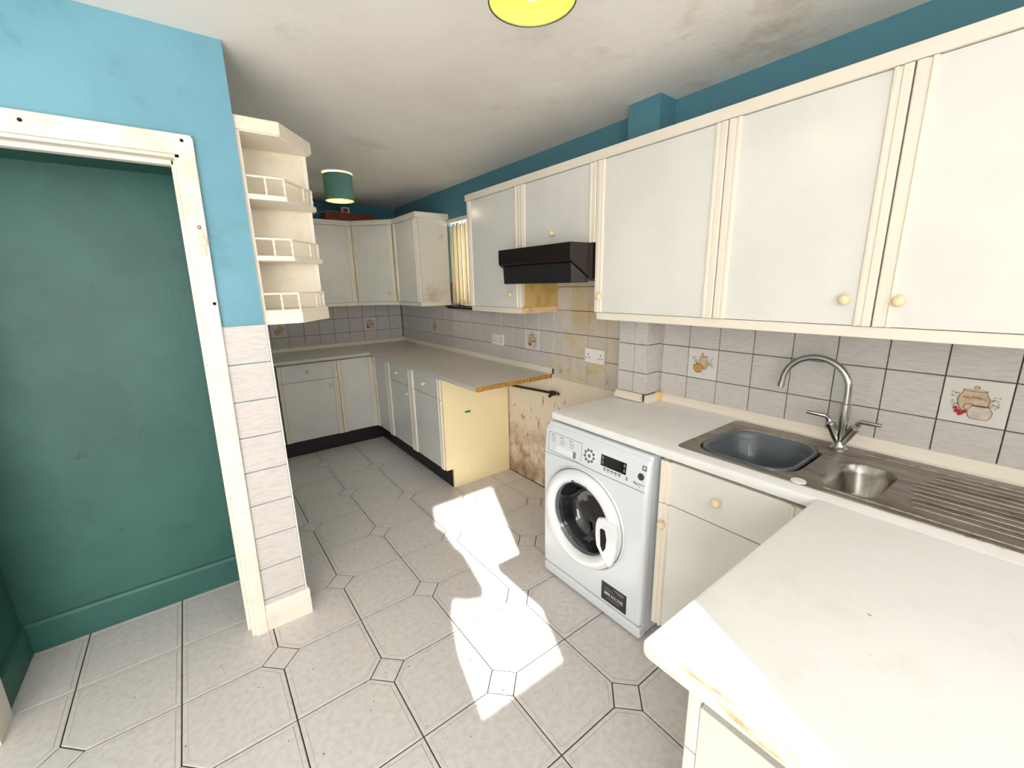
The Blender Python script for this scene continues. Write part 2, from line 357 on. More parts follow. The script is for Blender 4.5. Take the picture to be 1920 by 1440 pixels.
# added unseen sheet, outlined so its shadow notches the sun patch on the floor
pts = [(c, (y + 0.77) / 1.51) for c, y in ((-0.03, 2.32), (0.075, 2.2), (0.115, 2.129), (0.164, 1.96), (0.207, 1.875), (0.243, 1.727), (0.278, 1.562), (0.262, 1.51), (0.18, 1.54), (0.11, 1.59), (0.09, 1.5), (0.10, 1.3), (0.16, 1.0), (-0.03, 1.0))]
g = G().prism([(c - 0.339, z) for c, z in pts], lambda p, q, a: (p, a, q), YB + 0.03, YB + 0.045)
tag(g.build('shadow_shaper', SUNBLK), 'unseen pale sheet added at the sunny narrow window to shape the floor shadow', 'added sun block')

# doorway lining and architrave (slightly out of plumb)
fr = thing('door_frame', (-0.3, YW, 0), 'chipped cream wooden frame around the doorway to the dark green recess', 'door frame')
def slant(x_bot, x_top, w, y0, y1, z1, dx=0):
    return G().add([(x_bot, y0, 0), (x_bot + w, y0, 0), (x_bot + w, y1, 0), (x_bot, y1, 0), (x_top, y0, z1), (x_top + w, y0, z1), (x_top + w, y1, z1), (x_top, y1, z1)],
                   [(0, 3, 2, 1), (4, 5, 6, 7), (0, 1, 5, 4), (1, 2, 6, 5), (2, 3, 7, 6), (3, 0, 4, 7)])
slant(0.022, 0.058, 0.046, YW - 0.022, YW, 1.985).build('architrave', FRAME, fr, bevel=0.003)
slant(-0.79, -0.77, 0.05, YW - 0.022, YW, 1.985).build('architrave', FRAME, fr, bevel=0.003)
G().box(-0.765, 0.100, YW - 0.0225, YW, 1.928, 1.992).build('head_architrave', FRAME, fr, bevel=0.003)
slant(0.008, 0.044, 0.030, YW - 0.008, YW + 0.12, 1.94).build('jamb', FRAME, fr, bevel=0.002)
slant(-0.745, -0.73, 0.02, YW - 0.008, YW + 0.12, 1.94).build('jamb', FRAME, fr, bevel=0.002)
G().box(-0.74, 0.06, YW - 0.008, YW + 0.12, 1.918, 1.946).build('head_jamb', FRAME, fr, bevel=0.002)
slant(-0.004, 0.032, 0.014, YW + 0.04, YW + 0.075, 1.93).build('door_stop', FRAME, fr, bevel=0.002)
G().box(-0.73, 0.04, YW + 0.04, YW + 0.075, 1.904, 1.920).build('door_stop', FRAME, fr, bevel=0.002)
lt = G().box(0.070, 0.087, YW - 0.027, YW - 0.022, 1.60, 1.69).box(0.068, 0.092, YW - 0.038, YW - 0.024, 1.635, 1.660).build('latch_keep', CREAMW, fr, bevel=0.002)
G().lathe((0.077, YW - 0.026, 1.695), (0, -1, 0), [(0.006, 0), (0.006, 0.008), (0.003, 0.010)], 10).build('staple', STEELD, lt)
for x, z in ((-0.30, 1.965), (0.072, 1.972), (0.083, 1.43)):
    G().lathe((x, YW - 0.022, z), (0, -1, 0), [(0.006, 0), (0.005, 0.002), (0.002, 0.0025)], 10).build('screw_head', DARK, fr)
g = G(); pr = [(0, 0), (0.018, 0), (0.018, 0.092), (0.013, 0.097), (0.013, 0.104), (0.018, 0.108), (0.012, 0.122), (0.0, 0.127)]
g.prism(pr, lambda p, q, a: (a, YW - p, q), 0.068, XP + 0.018).prism(pr, lambda p, q, a: (XP + p, a, q), YW, YW + 0.06)
struct('baseboard_pier', g, FRAME, bevel=0.0015)

# ------------------------------------------------------------------ wall tiles
TC = {}
def wtile(par, F, u0, u1, z0, z1, m=TILEW, nm='wall_tile', gap=0.0016, th=0.007):
    w, h = u1 - u0 - 2 * gap, z1 - z0 - 2 * gap
    if w < 0.004 or h < 0.004: return None
    key = (round(w, 4), round(h, 4), tuple(F.n), m.name)
    if key not in TC:
        F0 = Fr((0, 0), F.u[:2], F.n[:2]); R = lambda i, n: [F0(s * (w / 2 - i), n, t * (h / 2 - i)) for s, t in ((-1, -1), (1, -1), (1, 1), (-1, 1))]
        TC[key] = G().loft([R(0, 0), R(0, th - 0.0015), R(0.0015, th)], False, True).mesh('wall_tile', m)
    o = bpy.data.objects.new(nm, TC[key]); COL.objects.link(o); o.parent = par
    c = F((u0 + u1) / 2, 0, (z0 + z1) / 2); o.location = c - ORG[par]; ORG[o] = c; return o
def text_mesh(txt, size, F, u, n, z, m, par, name='lettering', bold=0.0, align='CENTER', sx=1.0):
    cu = bpy.data.curves.new('lettering', 'FONT'); cu.body = txt; cu.size = size; cu.align_x = align; cu.align_y = 'CENTER'; cu.offset = bold; cu.resolution_u = 2
    to = bpy.data.objects.new('tmp', cu); COL.objects.link(to); dg = bpy.context.evaluated_depsgraph_get()
    me = bpy.data.meshes.new_from_object(to.evaluated_get(dg)); bpy.data.objects.remove(to)
    og = ORG[par]
    for v in me.vertices: v.co = F(u + v.co.x * sx, n, z + v.co.y) - og
    me.materials.clear(); me.materials.append(m); me.name = name
    o = bpy.data.objects.new(name, me); COL.objects.link(o); o.parent = par; ORG[o] = og; return o
def motif(tile, F, uc, zc, kind, sg=1):
    g = G(); mats = [JAR, JARD, POT, BERRY, LEAF, ORANGE, TILEP]; lay = [0.0073]
    def poly(pts, m, up=0.00012):
        lay[0] += up; g.cm = m; n = len(pts); g.add([F(uc + sg * a, lay[0], zc + b) for a, b in pts], [tuple(range(n))])
    def disc(a, b, ra, rb, m, k=14): poly([(a + ra * math.cos(6.2832 * i / k), b + rb * math.sin(6.2832 * i / k)) for i in range(k)], m)
    def jar(a, b, w, h, body, edge):
        for s_, m in ((1.06, edge), (1.0, body)):
            prof = [(0.62, -0.5), (0.86, -0.36), (1.0, -0.1), (0.97, 0.1), (0.78, 0.26), (0.74, 0.36), (0.80, 0.40)]
            poly([(a - w / 2 * p * s_, b + h * q * s_) for p, q in prof] + [(a + w / 2 * p * s_, b + h * q * s_) for p, q in prof[::-1]], m)
    rnd = random.Random(int(uc * 997))
    for sd, n in ((-1, 13), (1, 13)):
        for i in range(n):
            a0, b0 = sd * 0.022, rnd.uniform(-0.01, 0.015); a1, b1 = sd * rnd.uniform(0.034, 0.052), rnd.uniform(-0.014, 0.036)
            dx, dz = a1 - a0, b1 - b0; l = math.hypot(dx, dz) + 1e-6; nx, nz = -dz / l * 0.0008, dx / l * 0.0008
            poly([(a0 + nx, b0 + nz), (a1, b1), (a0 - nx, b0 - nz)], 4, 0.00001)
            poly([(a1 - 0.004, b1), (a1, b1 + 0.002), (a1 + 0.004, b1 + 0.001), (a1, b1 - 0.002)], 4, 0.00001)
    disc(0, 0.051, 0.0065, 0.0055, 1); disc(0, 0.051, 0.0048, 0.0040, 0)
    if kind == 'nutmeg':
        jar(-0.002, 0.012, 0.066, 0.074, 0, 1); disc(-0.002, 0.042, 0.027, 0.005, 1); disc(-0.002, 0.043, 0.025, 0.004, 0)
        disc(-0.008, -0.012, 0.014, 0.012, 1, 12); disc(-0.008, -0.012, 0.012, 0.010, 0, 12)
        jar(0.016, -0.024, 0.052, 0.046, 2, 1); disc(0.016, -0.006, 0.021, 0.003, 1)
        for a, b in ((-0.038, -0.020), (-0.030, -0.028), (-0.022, -0.034), (-0.016, -0.028), (-0.034, -0.030), (-0.026, -0.038)): disc(a, b, 0.0058, 0.0055, 3, 10)
    else:
        jar(0.006, 0.014, 0.044, 0.066, 0, 1); disc(0.006, 0.041, 0.019, 0.004, 1); disc(0.006, 0.042, 0.017, 0.003, 0)
        disc(-0.018, -0.018, 0.0235, 0.0225, 1, 18); disc(-0.018, -0.018, 0.0205, 0.0195, 5, 18)
        for a, b in ((0.006, -0.028), (0.002, -0.038), (0.013, -0.040)):
            disc(a, b, 0.007, 0.006, 6, 8); disc(a, b, 0.0022, 0.002, 1, 6)
    o = g.build('printed_motif', mats, tile); return o
ZR = [0.873, 1.018, 1.164, 1.309, 1.455]
FR_ = Fr((XR, 0), (0, 1), (-1, 0))          # right wall, u = y
near = [-0.37, -0.22, -0.071, 0.078, 0.2285, 0.3765, 0.524, 0.672, 0.8215, 0.9705, 1.1185, 1.262, PY0]
for a, b in zip(near[:-1], near[1:]):
    for k in range(3):
        z0 = max(ZR[k], 0.905); dec = k == 1 and (abs(a - 0.078) < 0.01 or abs(a - 0.9705) < 0.01)
        t = wtile(wr, FR_, a, b, z0, ZR[k + 1], TILEP if dec else TILEW)
        if dec:
            kd = 'nutmeg' if a < 0.5 else 'citrus'; motif(t, FR_, (a + b) / 2, (ZR[1] + ZR[2]) / 2 - 0.004, kd, -1)
            if kd == 'nutmeg': text_mesh('NUTMEG', 0.0125, Fr((XR, 0), (0, -1), (-1, 0)), -(a + b) / 2 - 0.0, 0.0092, 1.105, JARD, t)
cook = [PY1, 1.522, 1.634, 1.783, 1.932, 2.083]
for a, b in zip(cook[:-1], cook[1:]):
    for k in range(4):
        z0 = 0.852 if k == 0 and a > 1.5 else ZR[k]
        wtile(wr, FR_, a, b, z0, ZR[k + 1])
    wtile(wr, FR_, a, b, ZR[4], 1.498)
farc = [2.083 + 0.149 * i for i in range(17)] + [YF]
for i, (a, b) in enumerate(zip(farc[:-1], farc[1:])):
    for k in range(3):
        z1 = min(ZR[k + 1], 1.285) if (b > 2.74 and a < 3.48) else ZR[k + 1]; dec = k == 1 and i in (1, 11)
        t = wtile(wr, FR_, a, b, max(ZR[k], 0.913), z1, TILEP if dec else TILEW)
        if dec: motif(t, FR_, (a + b) / 2, 1.087, 'nutmeg' if i == 1 else 'citrus', -1)
FF = Fr((0, YF), (1, 0), (0, -1))
fcx = [0.24, 0.30, 0.447, 0.594, 0.742, 0.885, 1.031, 1.176, 1.321, 1.473, 1.617, 1.764, 1.905]
for i, (a, b) in enumerate(zip(fcx[:-1], fcx[1:])):
    for k in range(3):
        dec = k == 1 and (i in (3, 9))
        t = wtile(wf, FF, a, b, max(ZR[k], 0.913), ZR[k + 1], TILEP if dec else TILEW)
        if dec: motif(t, FF, (a + b) / 2, 1.087, 'nutmeg' if i == 9 else 'citrus')
FPX, FPY = Fr((PX, 0), (0, 1), (-1, 0)), Fr((0, PY0), (1, 0), (0, -1))
for k in range(3):
    z0 = max(ZR[k] + 0.004, 0.915)
    wtile(wp, FPX, PY0 - 0.006, 1.347, z0, ZR[k + 1] + 0.004); wtile(wp, FPX, 1.347, PY1, z0, ZR[k + 1] + 0.004)
    wtile(wp, FPY, PX + 0.001, XR - 0.008, z0, ZR[k + 1] + 0.004)
FP = Fr((0, YW), (1, 0), (0, -1)); zz = 1.343; FS = Fr((XP, 0), (0, 1), (1, 0))
rows = []
while zz > 0.13: rows.append((max(zz - 0.1495, 0.127), zz)); zz -= 0.1495
for z0, z1 in rows: wtile(wl, FP, 0.060, XP + 0.004, z0, z1); wtile(wl, FS, YW, YW + 0.149, z0, z1)
struct('trim_1', G().box(XP + 0.003, XP + 0.0085, YW - 0.008, YW - 0.0005, 0.127, 1.343), SOCK)

# ------------------------------------------------------------------ window in the right wall with its vertical blind
g = G()
for a in ((WY0, WY0 + .05, WZ0, WZ1), (WY1 - .05, WY1, WZ0, WZ1), (WY0 + .05, WY1 - .05, WZ0, WZ0 + .05), (WY0 + .05, WY1 - .05, WZ1 - .05, WZ1)): g.box(XR + 0.10, XR + 0.15, *a)
w1 = struct('window_1', g, SOCK)
G().box(XR + 0.122, XR + 0.128, WY0 + .04, WY1 - .04, WZ0 + .04, WZ1 - .04).build('glass_pane', PANE, w1)
G().box(XR - 0.03, XR + 0.15, WY0 - 0.02, WY1 + 0.03, WZ0 - 0.022, WZ0).build('window_sill', BLACK, w1, bevel=0.003)
bl = thing('vertical_blind', (XR + 0.04, 3.1, WZ0), 'dirty beige vertical blind in the narrow window between the wall cabinets', 'blind')
G().box(XR - 0.008, XR + 0.032, WY0 + 0.01, WY1 - 0.012, WZ1 - 0.035, WZ1 - 0.003).build('head_rail', CREAMW, bl, bevel=0.002)
for i in range(10):
    y = WY0 + 0.04 + i * 0.0685; a = math.radians(9); dx, dy = 0.044 * math.sin(a), 0.044 * math.cos(a)
    G().add([(XR + 0.010 + s * dx + e, y + s * dy, z) for z in (WZ0 + 0.02, WZ1 - 0.055) for s, e in ((-1, 0), (0, .004), (1, 0), (1, .0015), (0, .0055), (-1, .0015))],
            [(0, 1, 7, 6), (1, 2, 8, 7), (3, 4, 10, 9), (4, 5, 11, 10), (2, 3, 9, 8), (5, 0, 6, 11)]).build('blind_slat', BLIND, bl)
    G().box(XR + 0.006, XR + 0.014, y - 0.006, y + 0.006, WZ1 - 0.058, WZ1 - 0.034).build('slat_hook', WIRE, bl)
G().tube([(XR + 0.02, WY1 - 0.03, WZ1 - 0.04), (XR + 0.02, WY1 - 0.03, WZ0 + 0.06)], 0.003, 8).build('control_wand', WIRE, bl)

# ------------------------------------------------------------------ cabinets
SP = [(0, 0), (0, .007), (.003, .010), (.020, .010), (.024, .004), (.029, .004), (.033, .011), (.040, .010), (.043, .004), (.043, 0)]
def knob(g_o, F, u, n, z, par, r=0.016):
    o = F(u, n, z)
    return G().lathe(o, F.n, [(.007, -.002), (.007, .007), (r * .8, .011), (r, .017), (r * .95, .023), (r * .6, .028), (.001, .029)], 16).build('knob', KNOB, par, smooth=50)
def front(nm, par, F, u0, u1, z0, z1, kn=None, strips=(1, 1), m=WHITE, g=0.002):
    d = G().box(u0 + g, u1 - g, -0.018, 0, z0 + g, z1 - g, F).build(nm, m, par, bevel=0.0012)
    if strips[0]: G().prism([(u0 + g + a, b - 0.001) for a, b in SP], lambda p, q, a: F(p, q, a), z0 + g, z1 - g).build('edge_strip', CREAM, d)
    if strips[1]: G().prism([(u1 - g - a, b - 0.001) for a, b in SP], lambda p, q, a: F(p, q, a), z0 + g, z1 - g).build('edge_strip', CREAM, d)
    if kn: knob(None, F, kn[0], 0.002 if u0 + 0.045 < kn[0] < u1 - 0.045 else 0.008, kn[1], d)
    return d
def carcass(par, F, u0, u1, depth, z0, z1, m=WHITE2): return G().box(u0, u1, -depth, -0.0195, z0, z1, F).build('carcass', m, par, bevel=0.001)
UX, UZ0, UZ1 = 1.62, 1.333, 2.025
FU = Fr((UX, 0), (0, 1), (-1, 0))
def wallcab(u0, u1, z0, kn, lab, depth=0.293, F=FU, m=WHITE2):
    t = thing('wall_cabinet', F((u0 + u1) / 2, -depth / 2, z0), lab, 'cabinet', 'wall cabinets')
    carcass(t, F, u0 + .0005, u1 - .0005, depth, z0, UZ1 - .002, m); front('cabinet_door', t, F, u0, u1, z0, UZ1, kn); return t
Y_ = [2.63, 2.05, 1.465, 0.858, 0.371, -0.20]
t = wallcab(Y_[1], Y_[0], UZ0, (Y_[1] + 0.09, 1.415), 'tall white wall cabinet beside the window blind, its side panel greasy yellow')
G().box(UX + .02, XR - .007, Y_[1] - 0.004, Y_[1] + .0004, UZ0, 1.66).build('side_panel', GREASE, t)
wallcab(Y_[2], Y_[1], 1.665, (1.765, 1.735), 'short white wall cabinet directly above the black cooker hood')
wallcab(Y_[3], Y_[2], UZ0, (Y_[2] - 0.045, 1.412), 'white wall cabinet between the cooker hood and the cabinet over the tap', depth=0.168)
wallcab(Y_[4], Y_[3], UZ0, (Y_[4] + 0.072, 1.412), 'white wall cabinet above the sink bowl and mixer tap')
wallcab(Y_[5], Y_[4], UZ0, (Y_[4] - 0.055, 1.410), 'white wall cabinet above the ridged draining board')
g = strip(G(), [(UX, Y_[5]), (UX, Y_[0]), (XR, Y_[0])], 0.012, 0.03, UZ1, 2.066)
tag(g.build('cornice', CREAM, bevel=0.003), 'long cream cornice topping the wall cabinets over the sink and hood', 'cornice')
g = strip(G(), [(UX + .004, Y_[5]), (UX + .004, Y_[2] - 0.008)], 0.0, 0.02, 1.299, UZ0)
tag(g.build('pelmet', CREAM, bevel=0.002), 'long cream light pelmet under the wall cabinets over the sink', 'pelmet')
pe = thing('pelmet', (1.77, 2.3, 1.30), 'short cream pelmet under the tall cabinet by the window, its end grease-stained', 'pelmet')
strip(G(), [(UX + .004, Y_[1] + .004), (UX + .004, Y_[0] - .002), (XR, Y_[0] - .002)], 0.0, 0.02, 1.299, UZ0).build('pelmet_board', CREAM, pe, bevel=0.002)
G().box(UX + .004, XR - .007, Y_[1] - .004, Y_[1] + .004, 1.299, UZ0).build('pelmet_end', GREASE2, pe, bevel=0.001)

# far wall cabinets: straight, diagonal corner, right-hand return
FZ0, FZ1 = 1.335, 2.032; FY = 4.24; DA, DB = (1.326, FY), (UX, 3.945)
FFU = Fr((0, FY), (1, 0), (0, -1)); KZ = 1.41
t = thing('wall_cabinet', (1.0, 4.42, FZ0), 'white wall cabinet on the far wall beside the diagonal corner cabinet', 'cabinet', 'wall cabinets')
carcass(t, FFU, 0.70, DA[0] - .001, YF - FY - .008, FZ0, FZ1); front('cabinet_door', t, FFU, 0.70, DA[0], FZ0, FZ1, (0.80, KZ))
t = thing('corner_wall_cabinet', (1.68, 4.3, FZ0), 'white diagonal corner wall cabinet in the far corner of the kitchen', 'cabinet')
s2 = math.sqrt(0.5); dw = math.hypot(DB[0] - DA[0], DB[1] - DA[1]); FD = Fr(DA, (s2, -s2), (-s2, -s2))
G().vprism([FD(0.006, -.02, 0)[:2], FD(dw - 0.006, -.02, 0)[:2], (UX + .004, DB[1] + .008), (XR - .008, DB[1] + .001), (XR - .008, YF - .008), (DA[0] + .001, YF - .008), (DA[0] + .001, FY)], FZ0, FZ1).build('carcass', WHITE2, t)
front('cabinet_door', t, FD, 0.012, dw - 0.012, FZ0, FZ1, (dw - 0.075, KZ))
CE = 3.45
t = thing('wall_cabinet', (1.77, 3.7, FZ0), 'white wall cabinet with a plain yellowed end panel facing the window blind', 'cabinet', 'wall cabinets')
carcass(t, FU, CE + .001, DB[1] - .001, 0.293, FZ0, FZ1); front('cabinet_door', t, FU, CE, DB[1], FZ0, FZ1, (DB[1] - 0.055, KZ))
line = [(0.70, FY), DA, DB, (UX, CE), (XR, CE)]
tag(strip(G(), line, 0.014, 0.03, FZ1, 2.075, side=-1).build('cornice', CREAM, bevel=0.003), 'cream cornice following the corner of the far wall cabinets', 'cornice')
line = [(0.70, FY + .004), (DA[0] + .003, FY + .004), (DB[0] + .004, DB[1] + .002), (UX + .004, CE + .003), (XR, CE + .003)]
tag(strip(G(), line, 0.0, 0.02, 1.303, FZ0, side=-1).build('pelmet', CREAM, bevel=0.002), 'cream pelmet under the far corner wall cabinets', 'pelmet')
b = G().box(1.14, 1.60, 4.33, 4.47, FZ1, 2.16).build('wooden_board', WOOD, bevel=0.003)
tag(b, 'red-brown wooden board resting on top of the far wall cabinets', 'board')
t = thing('small_box', (1.345, 4.39, 2.16), 'small white box with a brown front standing on the red-brown board', 'box')
g = G()
for a in ((1.305, 1.318, 2.16, 2.215), (1.365, 1.378, 2.16, 2.215), (1.318, 1.365, 2.16, 2.171), (1.318, 1.365, 2.205, 2.215)): g.box(a[0], a[1], 4.37, 4.41, a[2], a[3])
g.build('casing', SOCK, t, bevel=0.001); G().box(1.317, 1.366, 4.378, 4.408, 2.169, 2.207).build('brown_front', WOOD, t)
tag(G().tube([(1.31, 4.40, 2.17), (1.27, 4.43, 2.18), (1.20, 4.50, 2.19), (1.10, 4.52, 2.16), (1.02, 4.48, 2.12), (0.93, 4.42, 2.05), (0.85, 4.40, 2.037)], 0.003, 8).build('loose_cable', WIRE), 'thin white cable trailing over the far cabinet top', 'cable')

# base cabinets of the far corner
BZ0, BZ1, BS = 0.150, 0.838, 0.685
BXF, BYF = 1.335, 3.985
FBF = Fr((0, BYF), (1, 0), (0, -1)); FBR = Fr((BXF, 0), (0, 1), (-1, 0))
def basecab(F, u0, u1, depth, lab, drawer, kn, kd=None, z0=BZ0, z1=BZ1, zs=BS, nm='base_cabinet', grp='base cabinets'):
    t = thing(nm, F((u0 + u1) / 2, -depth / 2, 0), lab, 'cabinet', grp); carcass(t, F, u0 + .001, u1 - .001, depth, z0, z1 if grp == 'base cabinets' else z1 - .19)
    if drawer: front('drawer', t, F, u0, u1, zs, z1, kd); front('cabinet_door', t, F, u0, u1, z0, zs, kn)
    else: front('cabinet_door', t, F, u0, u1, z0, z1, kn)
    return t
basecab(FBF, 0.24, 0.505, .6, 'narrow white base cabinet next to the tiled pier on the far wall', False, None)
basecab(FBF, 0.512, 1.0, .6, 'white base cabinet with one drawer on the far wall', True, (0.93, 0.625), (0.755, 0.765))
basecab(FBF, 1.0, 1.330, .6, 'white base cabinet without a drawer on the far wall, at the inner corner', False, (1.262, 0.785))
basecab(FBR, 3.62, 3.980, .57, 'narrow white base cabinet without a drawer, next to the inner corner under the window wall', False, (3.925, 0.785))
basecab(FBR, 3.125, 3.62, .57, 'white drawer base cabinet next to the narrow corner cabinet', True, (3.185, 0.625), (3.40, 0.765))
t = basecab(FBR, 2.625, 3.125, .57, 'white drawer base cabinet ending in a bare cream side panel', True, (3.075, 0.625), (2.88, 0.765))
ep = G().prism([(BXF + .002, BZ0), (BXF + .060, BZ0), (BXF + .060, 0), (XR - .012, 0), (XR - .012, 0.846), (BXF + .002, 0.846)], lambda p, q, a: (p, a, q), 2.606, 2.624).build('end_panel', ENDP, t, bevel=0.001)
G().box(1.512, 1.560, 2.6045, 2.6065, 0.560, 0.576).build('green_tape', GTAPE, ep)
pl = strip(G(), [(0.24, 4.05), (1.392, 4.05), (1.392, 2.625)], 0.0, 0.016, 0, BZ0 - .0005, side=-1)
tag(pl.build('plinth', BLACK), 'black plinth under the base cabinets in the far corner', 'plinth')
# L-shaped far worktop
WZ = 0.88; WX, WYF_, WEND = 1.30, 3.95, 2.10
def nose(c, s, top, th=0.03, r=0.007):                       # rounded front edge, profile points (distance from the edge, z)
    return [(c + s * r, top), (c + s * r * .3, top - r * .3), (c, top - r), (c, top - th + r), (c + s * r * .3, top - th + r * .3), (c + s * r, top - th)]
wt = thing('corner_worktop', (1.6, 3.6, WZ - 0.03), 'L-shaped worktop in the far corner, shade in its colour, with a raw chipboard end', 'worktop')
g = G(); T = WZ; r0 = [(WX + .0, q) for q in ()]
nx = nose(WX, 1, T); ny = nose(WYF_, 1, T)
g.prism(nx + [(XR - .008, T - .03), (XR - .008, T)], lambda p, q, a: (p, a, q), WEND, WYF_)
g.prism(ny + [(YF - .008, T - .03), (YF - .008, T)], lambda p, q, a: (a, p, q), 0.238, WX)
g.box(WX, XR - .008, WYF_, YF - .008, T - .03, T)
g.build('worktop_slab', WORKF, wt, smooth=30)
G().prism(nx + [(XR - .008, T - .03), (XR - .008, T - .0006), (WX + .008, T - .0006)], lambda p, q, a: (p, a, q), WEND - .0015, WEND).build('chipboard_end', CHIP, wt)
tr = G().prism([(0, 0), (.024, 0), (.021, .018), (.008, .034), (0, .036)], lambda p, q, a: (XR - .002 - p, a, WZ + q), WEND + .005, YF - .03)
struct('trim_2', tr, CREAM, smooth=30)
struct('trim_3', G().prism([(0, 0), (.024, 0), (.021, .018), (.008, .034), (0, .036)], lambda p, q, a: (a, YF - .002 - p, WZ + q), 0.238, XR - .03), CREAM, smooth=30)
struct('trim_4', G().box(XR - .04, XR - .006, YF - .04, YF - .006, WZ, WZ + .042), CREAMW, bevel=.004)

# ------------------------------------------------------------------ cooker hood and the bare cooker space
h = thing('cooker_hood', (1.68, 1.757, 1.475), 'black cooker hood under the short wall cabinet', 'cooker hood')
HF = 1.452
G().prism([(HF, 1.664), (HF, 1.588), (HF + .006, 1.578), (1.585, 1.502), (1.60, 1.494), (XR - .008, 1.494), (XR - .008, 1.664)], lambda p, q, a: (p, a, q), 1.470, 2.046).build('hood_body', HOOD, h, bevel=0.003)
G().prism([(HF + .010, 1.572), (HF + .016, 1.478), (1.575, 1.478), (1.595, 1.493), (1.58, 1.502)], lambda p, q, a: (p, a, q), 1.476, 2.018).build('visor', HOODV, h, bevel=0.002)
G().box(1.60, 1.88, 1.50, 2.02, 1.486, 1.495).build('filter_grille', STEELD, h)
G().lathe((1.66, 1.50, 1.482), (0, 0, 1), [(.006, 0), (.008, .004), (.008, .014)], 10).build('catch', HOOD, h)
p = thing('capped_gas_pipe', (1.88, 2.2, 0.72), 'blackened capped pipe on the bare wall under the overhanging worktop', 'pipe')
G().tube([(1.895, 2.60, 0.72), (1.895, 2.43, 0.728), (1.895, 2.06, 0.752)], 0.009, 10).build('pipe_run', PIPE, p, smooth=40)
G().lathe((1.895, 2.10, 0.750), (0, -1, 0.05), [(.013, 0), (.016, .01), (.016, .05), (.010, .055), (.010, .085), (.004, .088)], 10).build('valve', PIPE, p, smooth=40)
G().tube([(1.895, 2.075, 0.745), (1.87, 2.085, 0.725)], 0.011, 8).build('valve_cap', PIPE, p)
G().tube([(1.91, 2.03, 0.752), (1.88, 2.02, 0.757), (1.88, 2.0, 0.75)], 0.005, 8).build('elbow', STEEL, p)
def socket(yc, zc, lab, tiltz):
    F = Fr((XR - .007, yc), (0, 1), (-1, 0)); t = thing('double_socket', F(0, 0, zc), lab, 'socket', 'wall sockets')
    pl_ = G().prism([(-.076, -.043), (.076, -.043), (.076, .043), (-.076, .043)], lambda p_, q, a: F(p_, a, zc + q + tiltz * p_), 0, .010).build('faceplate', SOCK, t, bevel=.002)
    for s in (-1, 1):
        G().box(s * .013 - .006, s * .013 + .006, .010, .0135, zc + .012, zc + .032, F).build('switch', WASHD, t, bevel=.001)
        g = G()
        for du, dz, w, hh in ((0, .010, .0025, .005), (-.011, -.012, .0045, .0025), (.011, -.012, .0045, .0025)): g.box(s * .048 + du - w, s * .048 + du + w, .0095, .0104, zc + dz - hh, zc + dz + hh, F)
        g.build('socket_holes', DARK, t)
socket(2.724, 1.056, 'white double socket on the tiles above the corner worktop', 0)
socket(1.716, 1.046, 'white double socket on the stained tiles of the cooker space', 0.03)

# ------------------------------------------------------------------ corner display shelf on the pier
SY, SXF = 1.972, 0.262
shf = thing('display_shelf', (0.37, 2.1, 1.335), 'cream open corner display shelf with turned gallery rails beside the blue wall', 'shelf')
PB = 2.20
outl = [(XP + .001, SY), (0.382, SY), (0.535, 2.165), (0.535, PB)]
def shelf(z, th, m=CREAM): return G().vprism(outl + [(XP + .001, PB)], z - th, z).build('shelf_board', m, shf, bevel=.003)
G().box(XP + .001, 0.522, PB, PB + .018, 1.345, 2.05).build('back_panel', CREAMW, shf)
G().box(XP + .0005, XP + .016, SY + .002, PB, 1.345, 2.06).build('side_panel', CREAM, shf)
G().box(0.504, 0.522, PB - .006, PB, 1.35, 2.05).build('edge_lipping', CREAM, shf)
tp = shelf(2.068, .022); strip(G(), outl, 0.006, 0.016, 2.050, 2.096, side=-1).build('cornice_strip', CREAMW, tp, bevel=.002)
for z in (1.833, 1.607, 1.395):
    sb = shelf(z, .020)
    ra = strip(G(), [(XP + .016, SY + .012), (0.378, SY + .012), (0.522, 2.17), (0.522, PB)], 0.005, 0.006, z + .060, z + .068, side=-1).build('gallery_rail', CREAM, shf, bevel=.0015)
    for x, y in ((0.315, SY + .012), (0.381, SY + .016), (0.474, 2.107), (0.520, 2.166), (0.520, PB - .01)):
        G().lathe((x, y, z), (0, 0, 1), [(.0055, 0), (.0055, .006), (.003, .009), (.0062, .016), (.0045, .024), (.0028, .032), (.0048, .038), (.0062, .046), (.003, .052), (.0055, .055), (.0055, .061)], 10).build('spindle', CREAM, ra, smooth=60)
strip(G(), outl, 0.002, 0.016, 1.337, 1.380, side=-1).build('lower_pelmet', CREAM, shf, bevel=.002)

# ------------------------------------------------------------------ sink run: worktop, peninsula, cabinets
NZ, NX = 0.872, 1.335; NEND = 1.463
CUX0, CUX1, CUY0, CUY1 = 1.425, 1.835, -0.13, 0.815
wk = thing('sink_worktop', (1.63, 0.5, NZ - .038), 'white worktop with a rounded front edge holding the steel sink', 'worktop')
g = G(); n_ = nose(NX, 1, NZ, .038, .010)
g.prism(n_ + [(CUX0, NZ - .038), (CUX0, NZ)], lambda p, q, a: (p, a, q), -0.53, NEND)
g.box(CUX0, CUX1, CUY1, NEND, NZ - .038, NZ).box(CUX0, CUX1, -0.53, CUY0, NZ - .038, NZ)
g.box(CUX1, XR - .008, -0.53, PY0 - .008, NZ - .038, NZ)
g.build('worktop_slab', WORKT, wk, smooth=30)
G().prism(n_ + [(PX - .01, NZ - .038), (PX - .01, NZ)], lambda p, q, a: (p, a, q), NEND, NEND + .0012).build('end_edging', CREAMW, wk)
tpf = [(0, 0), (.022, 0), (.020, .02), (.008, .036), (0, .038)]
struct('trim_5', G().prism(tpf, lambda p, q, a: (XR - .002 - p, a, NZ + q), -0.53, PY0 - .028), CREAM, smooth=30)
